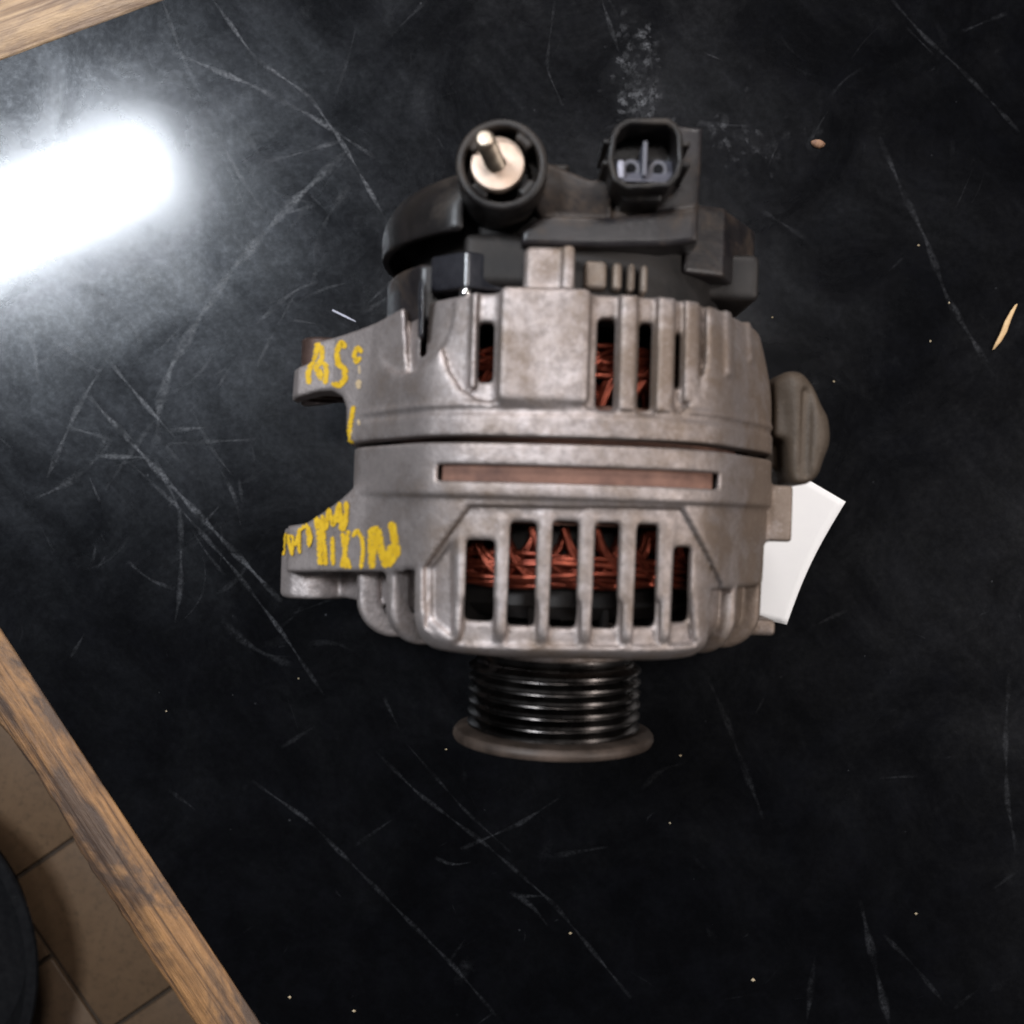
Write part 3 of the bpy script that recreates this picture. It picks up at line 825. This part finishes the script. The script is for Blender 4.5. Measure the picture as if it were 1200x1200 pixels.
def pulley():
    p = up(lathe('pulley', [(8, -42.5), (23.0, -42.5), (24.2, -43.0), (24.4, -44.6), (24.0, -45.6)] + [q for i in range(6) for q in ((24.7, -46.3 - 3.5 * i), (24.8, -46.6 - 3.5 * i), (26.75, -47.95 - 3.5 * i), (26.9, -48.1 - 3.5 * i), (26.9, -48.75 - 3.5 * i), (26.75, -48.9 - 3.5 * i))][:-1] + [(25.5, -66.3), (25.5, -70), (8, -70)], M['pulley'], alt, 160))
    lathe('pulley_flange', [(25.6, -67.0), (28.8, -67.1), (30.5, -67.7), (31.2, -68.7), (31.3, -69.8), (30.8, -70.8), (29.6, -71.2), (28.0, -70.2), (25.6, -69.8)], M['flange'], p, 160)
    s = up(lathe('shaft', [(.01, -75), (7.4, -75), (8.6, -74), (8.6, -30), (.01, -30)], M['steel'], alt, 48, closed=False))
    prism('shaft_nut', [(12 * math.cos(i * math.pi / 3), 12 * math.sin(i * math.pi / 3)) for i in range(6)], -73.2, -70.1, M['steel'], s, 'y', .6)
pulley()

# rusty bushing pressed into the upper left ear
bx, by = lp(356, 420, 0); bx2, by2 = lp(356, 396, 0)
up(lathe('bushing', [(4.5, by - 12), (7.3, by - 12), (7.3, by2 + .3), (6.6, by2 + 1.0), (4.5, by2 + 1.0)], M['bush'], alt, 48, c=(-77, 0, -10)))

# ------------------------------------------------------------------ rear end: cover, brush holder, terminals
def field_part(name, lo, hi, h, build, mat, parent=alt):
    G = Field(lo, hi, h); build(G); V, Q = G.mesh(); o = mesh_np(name, V, Q, mat, parent)
    return up(o) if parent is alt else o

def b_cover(G):
    X, Y, Z = G.X, G.Y, G.Z
    r = np.sqrt(X * X + Z * Z)
    R = rmax(r - 57.5, Y - 93.5, 13.0)
    R = np.maximum(R, 74.5 - Y)
    R = np.maximum(R, -rmax(r - 55.0, Y - 91, 11.0))
    R = smax(R, X + 2 + 0 * Z, 1.5)                # left half only
    R = smax(R, Z - 47, 2.0)
    G.F = R.astype(np.float32)
field_part('rear_cover', (-60, 73, -60), (4, 96, 52), .8, b_cover, M['plastic'])

def b_wall(G):
    def wall(Xe, Ye, Ze):
        q = np.sqrt(Xe * Xe + Ze * Ze)
        return smax(rmax(np.abs(q - 53) - 2.5, np.abs(Ye - 60) - 8.0, 1.0), np.maximum(Xe + 36, np.maximum(Ze - 36, -20 - Ze)), 1.0)
    G.apply(wall, (-60, 50, -20), (-34, 69, 40), 'add', 1.2)
field_part('spacer_ring', (-60, 49, -24), (-32, 71, 42), .8, b_wall, M['plastic_dusty'])
def b_inner(G):                                   # rectifier body behind the housing
    X, Y, Z = G.X, G.Y, G.Z
    r = np.sqrt(X * X + Z * Z)
    G.F = np.maximum(rmax(r - 47, np.abs(Y - 66) - 17, 3), 0 * X - 99).astype(np.float32)
    G.box((-30, 60, 30), (-2, 74, 47), 'add', 2, 2)
field_part('rectifier', (-50, 47, -50), (50, 86, 50), 1.0, b_inner, M['rotor'])

# glossy folded plate with a sharp ridge
xa, ya = lp(503, 338, 46); xr, _ = lp(547, 338, 49); xb, yb = lp(607, 338, 44); yt = ly(298, 48)
up(prism('heat_shield_plate', [(xa, 41.5), (xr - .6, 48.6), (xr + .6, 48.6), (xb, 43.0), (xb, 30), (xa, 30)], ya, yt, M['plastic_shiny'], alt, 'y', .7))
bxx, byy = lp(545, 342, 51)
xs0, ys0 = lp(489, 404, 46); xs1, ys1 = lp(497, 345, 46)
up(prism('retaining_clip', [(xs0, 38), (xs1, 38), (xs1, 47.5), (xs0, 46.0)], ys0 + 2, ys1 + 4, M['plastic_shiny'], alt, 'y', .6))
def ball(name, c, r, mat, parent):
    return lathe(name, [(max(.01, r * math.sin(t)), -r * math.cos(t)) for t in np.linspace(0, math.pi, 13)], mat, parent, 24, 'z', c=c, closed=False)
up(ball('rivet', (bxx, byy, 49.3), 1.7, M['clip'], alt))

# small aluminium cooling fins under the bracket
for x0, x1, y0, y1 in ((684, 712, 305, 338), (717, 730, 306, 340), (735, 745, 308, 341), (750, 760, 310, 343)):
    a0, b0 = lp(x0, y1, 50); a1, b1 = lp(x1, y0, 50)
    up(boxm('cooling_fin', (a0, b0, 28), (a1, b1, 50), M['alu_fin'], alt, 1.3))

# black block on the right with a bright vertical edge
def b_block(G):
    xr = lx(846, 30, 300); x0 = lx(800, 36, 300); xo = lx(884, 5, 300)
    S = [(x0, -8), (x0, 37), (xr, 33), (lx(868, 18, 300), 17), (xo - 1, 4), (xo - 1, -14)]
    G.poly('xz', S, ly(328, 30, 840), ly(247, 30, 840), 'add', 1.0, 1)
    G.poly('xz', [(xr + 2, -10), (xr + 2, 24), (lx(872, 14, 300), 12), (xo + .5, 3), (xo + .5, -12)], ly(335, 10, 870), ly(262, 10, 870), 'add', 1.2, .6)
field_part('side_block', (20, 58, -20), (72, 96, 42), .6, b_block, M['plastic_dusty'])
def b_under(G):
    x0, y0 = lp(770, 360, 25); x1, y1 = lp(880, 325, 12)
    G.box((x0, y0 + 3, -5), (x1, y1 + 4, 24), 'add', 2, 1)
field_part('side_block_foot', (10, 50, -10), (72, 90, 30), .8, b_under, M['rotor'])

# brush holder: bracket bar, connector base and arm to the stud
def b_holder(G):
    w = 52
    bar = [lp(610, 286, w), lp(612, 270, w), lp(625, 258, w), lp(650, 251, w), lp(716, 255, w), lp(818, 240, w), lp(818, 283, w), lp(780, 288, w), lp(700, 289, w)]
    G.poly('xy', bar, 40, 52, 'add', 1.2, 1)
    base = [lp(714, 285, 50), lp(716, 190, 44), lp(735, 150, 42), lp(821, 156, 44), lp(819, 284, 50)]
    G.poly('xy', base, 28, 48, 'add', 1.2, 1)
    arm = [lp(634, 186, 52), lp(668, 200, 52), lp(692, 210, 52), lp(718, 208, 52), lp(718, 262, 52), lp(640, 262, 52), lp(620, 230, 52)]
    def armf(X, Y, Z): return rmax(poly_sd(X, Y, arm) + 0 * Z, np.maximum(Z - (52 - .10 * np.maximum(CYA - Y, 0) ** 1.5), 20 - Z), 1.2)
    CYA = ly(212, 52, 680)
    G.apply(armf, (-24, 62, 18), (46, 108, 56), 'add', 1.0)
    low = [lp(560, 245, 30), lp(720, 245, 30), lp(820, 245, 30), lp(820, 215, 30), lp(560, 215, 30)]
    G.poly('xy', low, -30, 26, 'add', 2, 1)
field_part('brush_holder', (-24, 62, -34), (46, 108, 56), .7, b_holder, M['plastic_dusty'])

BX, BY = lp(588, 192, 61)
def b_boss(G):
    G.cyl('z', (BX, BY), 11.7, 24, 61, 'add', 1.0, .5)
    G.cyl('z', (BX, BY), 9.6, 50, 70, 'sub', .4, .5)
    for k in range(4):
        a = math.radians(45 + 90 * k + 5); c, s = math.cos(a), math.sin(a)
        x, y = BX + 8.7 * c, BY + 8.7 * s
        G.cyl('z', (x, y), 2.4, 48, 60.2, 'add', .5, .8)
    G.cyl('z', (BX, BY), 7.6, 46, 63, 'sub', .3, .3)
boss = field_part('terminal_collar', (BX - 14, BY - 14, 22), (BX + 14, BY + 14, 64), .45, b_boss, M['plastic'])
WX, WY = lp(583, 191, 58)
lathe('washer', [(2.2, 54.5), (6.9, 54.5), (7.1, 55), (7.1, 57.2), (6.7, 57.9), (4.6, 58.2), (3.2, 58.0), (2.2, 58.0)], M['brass'], boss, 64, 'z', c=(WX, WY, 0))
TX, TY = lp(567, 161, 73.5); SX, SY = lp(580, 191, 58)
def stud():
    prof = []
    z = 50.0
    while z < 71.5:
        prof += [(2.55, z), (2.2, z + .4)]; z += .8
    prof += [(2.4, 71.8), (2.2, 72.9), (1.6, 73.4), (.01, 73.5)]
    o = lathe('terminal_stud', prof, M['stud'], boss, 40, 'z', c=(0, 0, 0), closed=False)
    d = Vector((TX - SX, TY - SY, 15.5)).normalized()
    o.rotation_euler = Vector((0, 0, 1)).rotation_difference(d).to_euler()
    o.location = Vector((SX * MM, SY * MM, 58 * MM)) - o.rotation_euler.to_matrix() @ Vector((0, 0, 58 * MM))
stud()

CX, CY = lp(758, 178, 64)
CP = [lp(x, y, 64) for x, y in ((712, 186), (716, 158), (722, 146), (736, 138), (784, 138), (795, 146), (800, 158), (801, 190), (796, 206), (784, 219), (735, 222), (718, 212))]
def b_conn(G):
    def outer(X, Y, Z): return rmax(poly_sd(X, Y, CP) + 0 * Z, np.abs(Z - 52) - 12, .5)
    def hollow(X, Y, Z): return np.maximum(poly_sd(X, Y, CP) + 1.5, 51 - Z)
    G.apply(outer, (CX - 13, CY - 13, 38), (CX + 13, CY + 13, 66), 'add', .5)
    hx, hy = 9.6, 9.0
    for s in (-1, 1):
        G.box((CX + s * (hx + .5) - 1.0, CY - 3.4, 44), (CX + s * (hx + .5) + 1.0, CY - 1.9, 63.2), 'add', .4, .4)
        G.box((CX + s * (hx + .5) - 1.0, CY + 2.0, 44), (CX + s * (hx + .5) + 1.0, CY + 3.4, 63.2), 'add', .4, .4)
    G.box((CX - 5, CY - hy - 1.6, 40), (CX + 5, CY - hy + 1.0, 58), 'add', .6, .8)
    G.apply(hollow, (CX - 13, CY - 13, 50), (CX + 13, CY + 13, 70), 'sub', .5)
conn = field_part('connector_shroud', (CX - 13, CY - 13, 38), (CX + 13, CY + 12, 67), .45, b_conn, M['plastic'])
def pins():
    shelf = mesh_py('connector_insert', [(CX - 8.0, CY - 6.6, 61.5), (CX + 7.4, CY - 6.6, 61.5), (CX + 8.0, CY + 1.4, 54), (CX - 8.2, CY + 1.4, 54), (CX - 8.0, CY - 6.6, 51.2), (CX + 7.4, CY - 6.6, 51.2), (CX + 8.0, CY + 1.4, 51.2), (CX - 8.2, CY + 1.4, 51.2)],
        [(0, 1, 2, 3), (4, 7, 6, 5), (0, 4, 5, 1), (1, 5, 6, 2), (2, 6, 7, 3), (3, 7, 4, 0)], M['insert'], conn, False, MM, .5)
    for s in (-1, 1):
        lathe('connector_pin', [(1.25, 52.4), (2.3, 52.4), (2.3, 58.5), (1.25, 58.5)], M['insert'], conn, 24, 'z', c=(CX + .2 + s * 3.5, CY - 2.4, 0))
        lathe('connector_socket', [(.01, 57.0), (1.3, 57.0), (1.35, 58.7), (.01, 58.7)], M['stool'], conn, 20, 'z', c=(CX + .2 + s * 3.5, CY - 2.4, 0), closed=False)
    boxm('connector_blade', (CX - .75, CY - 5.4, 51.4), (CX + .35, CY + 3.4, 62.3), M['insert'], conn, .3)
    boxm('connector_latch', (CX - 7.2, CY - 6.2, 52), (CX - 5.2, CY - 1.4, 61.9), M['pin'], conn, .6)
pins()

# ------------------------------------------------------------------ yellow paint-marker writing on the castings
def strokes(name, items, V, Q, parent, mat, org, sc):
    tri = np.concatenate([Q[:, [0, 1, 2]], Q[:, [0, 2, 3]]])
    keep = V[tri].mean(1)[:, 0] < -20
    bv = BVHTree.FromPolygons([Vector(v) for v in V], [tuple(t) for t in tri[keep]])
    camo = Vector((0, 0, CAM_H * 1000)) - AX
    Rm = Matrix.Rotation(-ROT, 3, 'Z'); camo = Rm @ camo; camo.z -= ZC
    rr = np.random.default_rng(3)
    lay = [0]
    def hit(q):
        d = pw(q[0], q[1], 0) * 1000 - AX; d = Rm @ d; d.z -= ZC
        loc, nor, _, _ = bv.ray_cast(camo, (d - camo).normalized())
        return None if loc is None else loc + nor * (.10 + .02 * lay[0])
    VV = []; FF = []
    for pts, w in items:
        P = []; lay[0] += 1
        pts = [(org[0] + x / sc, org[1] + y / sc) for x, y in pts]; w = w / sc * .94
        for (x0, y0), (x1, y1) in zip(pts[:-1], pts[1:]):
            n = max(2, int(math.hypot(x1 - x0, y1 - y0) / 1.0))
            for i in range(n): P.append((x0 + (x1 - x0) * i / n, y0 + (y1 - y0) * i / n))
        P.append(pts[-1]); P = np.array(P)
        for _ in range(3): P[1:-1] = (P[:-2] + 2 * P[1:-1] + P[2:]) / 4
        T = np.gradient(P, axis=0); T /= np.linalg.norm(T, axis=1, keepdims=True) + 1e-9
        N = np.stack([-T[:, 1], T[:, 0]], 1)
        ends = np.minimum(np.arange(len(P)), np.arange(len(P))[::-1])
        idx = {}
        for i in range(len(P)):
            e = min(1, .45 + ends[i] / 2.5 * .55); wl = w * .5 * e * rr.uniform(.8, 1.12); wr = w * .5 * e * rr.uniform(.8, 1.12)
            for k, s in enumerate((-wl, -wl * .5, 0, wr * .5, wr)):
                h = hit(P[i] + N[i] * s)
                if h is not None: idx[i, k] = len(VV); VV.append(tuple(h))
        for i in range(len(P) - 1):
            for k in range(4):
                ks = [(i, k), (i, k + 1), (i + 1, k + 1), (i + 1, k)]
                if any(q not in idx for q in ks): continue
                if rr.random() < .015 + .07 * (abs(k - 1.5) > 1): continue            # dry-brush gaps
                f = [idx[q] for q in ks]
                if max((Vector(VV[f[a]]) - Vector(VV[f[b]])).length for a, b in ((0, 1), (1, 2), (2, 3), (3, 0), (0, 2))) > 3.5: continue
                n = (Vector(VV[f[1]]) - Vector(VV[f[0]])).cross(Vector(VV[f[2]]) - Vector(VV[f[0]]))
                FF.append(tuple(f) if n.z > 0 else tuple(reversed(f)))
    return mesh_py(name, VV, FF, mat, parent, True)

S1 = [([(890, 690), (885, 340), (945, 320), (985, 560), (1030, 680)], 78), ([(915, 560), (930, 380)], 60), ([(1030, 670), (1125, 545), (1075, 250)], 82), ([(1010, 640), (1080, 470)], 70),
      ([(708, 395), (750, 330), (798, 400), (812, 520), (788, 690)], 46), ([(615, 350), (640, 560), (690, 690)], 48), ([(672, 330), (640, 540), (608, 680)], 48), ([(645, 600), (648, 690)], 40),
      ([(522, 390), (528, 660)], 46), ([(370, 200), (400, 400), (405, 655)], 56), ([(430, 190), (440, 400), (462, 660)], 52), ([(370, 230), (450, 300)], 56), ([(400, 640), (460, 640)], 40),
      ([(462, 330), (492, 130), (530, 290), (588, 90)], 46), ([(590, 70), (610, 340)], 50), ([(655, 60), (655, 240), (620, 340)], 52), ([(560, 260), (650, 200)], 50),
      ([(65, 570), (95, 360), (152, 570)], 36), ([(110, 380), (170, 400)], 36), ([(160, 400), (150, 560)], 30), ([(218, 550), (215, 330), (290, 285), (308, 490)], 38), ([(300, 290), (330, 400), (310, 480)], 34), ([(180, 480), (215, 350)], 34)]
S2 = [([(165, 95), (215, 150), (165, 280), (122, 400), (132, 490)], 56), ([(242, 150), (250, 250), (190, 350), (240, 455)], 50), ([(225, 300), (280, 320), (285, 400), (268, 490)], 52), ([(200, 340), (250, 420)], 48),
      ([(452, 175), (420, 115), (378, 200), (388, 310), (448, 360), (448, 450), (400, 500), (330, 480)], 58),
      ([(600, 215), (560, 160), (527, 230), (550, 300), (588, 250)], 44), ([(525, 680), (495, 850), (478, 960), (505, 1045)], 46), ([(500, 980), (520, 1040)], 44)]
S3 = [([(570, 320), (575, 400)], 22), ([(565, 450), (570, 530)], 54), ([(565, 800), (572, 850)], 30), ([(505, 880), (495, 950)], 36)]
strokes('yellow_writing', S1, fV, fQ, fh, M['paint'], (325, 580), 8.0)
strokes('yellow_writing', S2, rV, rQ, rh, M['paint'], (345, 385), 7.5)
strokes('faded_writing', S3, rV, rQ, rh, M['paint_pale'], (345, 385), 7.5)

# ------------------------------------------------------------------ paper under the alternator
def paper():
    A, B, C, D = (991, 588), (922, 732), (780, 700), (790, 470)
    n = 20; V = []; F = []
    for i in range(n + 1):
        for j in range(n + 1):
            u, v = i / n, j / n                    # u: left->right, v: top->bottom
            x = (1 - u) * ((1 - v) * D[0] + v * C[0]) + u * ((1 - v) * A[0] + v * B[0]); y = (1 - u) * ((1 - v) * D[1] + v * C[1]) + u * ((1 - v) * A[1] + v * B[1])
            x -= 6 * u * math.sin(math.pi * v)      # hollow outer edge
            z = .0012 + .006 * u * u * (1 - .5 * v) + .0012 * math.sin(math.pi * v) * u
            p = pw(x, y, z); V.append((p.x, p.y, p.z))
    for i in range(n):
        for j in range(n):
            a = i * (n + 1) + j; F.append((a, a + 1, a + n + 2, a + n + 1))
    o = mesh_py('paper_sheet', V, F, M['paper'], None, True, 1.0)
    m = o.modifiers.new('thick', 'SOLIDIFY'); m.thickness = .0002
    tag(o, 'small blank white paper sheet lying under the alternator on its right side', 'paper')
paper()

# ------------------------------------------------------------------ small debris on the bench
def splinter():
    P = [(1190, 357, .5), (1186, 364, .9), (1180, 376, 1.25), (1175, 390, 1.35), (1169, 401, 1.2), (1163, 410, .5)]
    o0 = pw(1176, 385); V = []; F = []; n = 8
    for x, y, r in P:
        p = (pw(x, y) - o0) * 1000
        for k in range(n):
            t = 2 * math.pi * k / n; V.append((p.x + r * math.cos(t), p.y + .25 * r * math.cos(t), .75 + .7 * r * .5 * math.sin(t)))
    for i in range(len(P) - 1):
        for k in range(n):
            F.append((i * n + k, (i + 1) * n + k, (i + 1) * n + (k + 1) % n, i * n + (k + 1) % n))
    F += [tuple(range(n)), tuple(reversed(range((len(P) - 1) * n, len(P) * n)))]
    o = mesh_py('wood_splinter', V, F, M['splinter'], None, True); o.location = o0
    tag(o, 'thin pale wood splinter lying on the bench at the far right', 'splinter')
splinter()
def sliver():
    a, b = pw(390, 364), pw(417, 377); d = (b - a) * 1000; n = Vector((-d.y, d.x, 0)).normalized()
    V = []; 
    for t, w, z in ((0, .35, 1.2), (.5, .4, .8), (1, .2, .5)):
        c = d * t
        for s in (-1, 1):
            q = c + n * s * w; V.append((q.x, q.y, z)); V.append((q.x, q.y, z - .4))
    F = []
    for i in range(2):
        b0 = i * 4; F += [(b0, b0 + 2, b0 + 6, b0 + 4), (b0 + 1, b0 + 5, b0 + 7, b0 + 3), (b0, b0 + 4, b0 + 5, b0 + 1), (b0 + 2, b0 + 3, b0 + 7, b0 + 6)]
    F += [(0, 1, 3, 2), (8, 10, 11, 9)]
    o = mesh_py('metal_sliver', V, F, M['pin'], None); o.location = a
    tag(o, 'tiny bright metal sliver on the bench above the upper left ear', 'metal sliver')
sliver()
def scrap():
    o0 = pw(958, 170); rr = np.random.default_rng(2); V = []; F = []
    n = 9
    for j, (z, q) in enumerate(((0.05, .6), (.5, 1), (1.2, .8), (1.7, .2))):
        for k in range(n):
            t = 2 * math.pi * k / n; r = q * 2.0 * (1 + rr.uniform(-.35, .35)); V.append((r * math.cos(t) * 1.3, r * math.sin(t) * .7 + .6 * z, z))
    for j in range(3):
        for k in range(n): F.append((j * n + k, j * n + (k + 1) % n, (j + 1) * n + (k + 1) % n, (j + 1) * n + k))
    F += [tuple(reversed(range(n))), tuple(range(3 * n, 4 * n))]
    o = mesh_py('debris_scrap', V, F, M['bit'], None, True); o.location = o0
    tag(o, 'small brown scrap of debris on the bench right of the connector', 'debris')
scrap()
def grit():
    rr = np.random.default_rng(21); V = []; F = []
    pts = [(1076, 288, .9), (977, 447, .9), (797, 885, .9), (668, 1093, 1.1), (340, 1168, 1.2), (415, 1184, 1.2), (905, 372, .8), (882, 1148, 1.3), (1073, 1070, 1.0), (523, 878, .8), (1112, 355, .7), (1090, 400, .8), (785, 964, .8), (195, 833, .7), (350, 795, .6)]
    for x, y, r in pts:
        p = pw(x, y) * 1000; r *= .58; b = len(V)
        for q in ((1, 0, 0), (0, 1, 0), (-1, 0, 0), (0, -1, 0), (0, 0, 1), (0, 0, -.5)):
            j = rr.uniform(.6, 1.3); V.append((p.x + q[0] * r * j, p.y + q[1] * r * j, .5 * r + .1 + q[2] * r * .9 * j))
        for k in range(4): F += [(b + k, b + (k + 1) % 4, b + 4), (b + (k + 1) % 4, b + k, b + 5)]
    o = mesh_py('grit', V, F, M['grit'], None); o['kind'] = 'stuff'
    tag(o, 'scattered pale grit crumbs on the black bench top', 'grit')
grit()
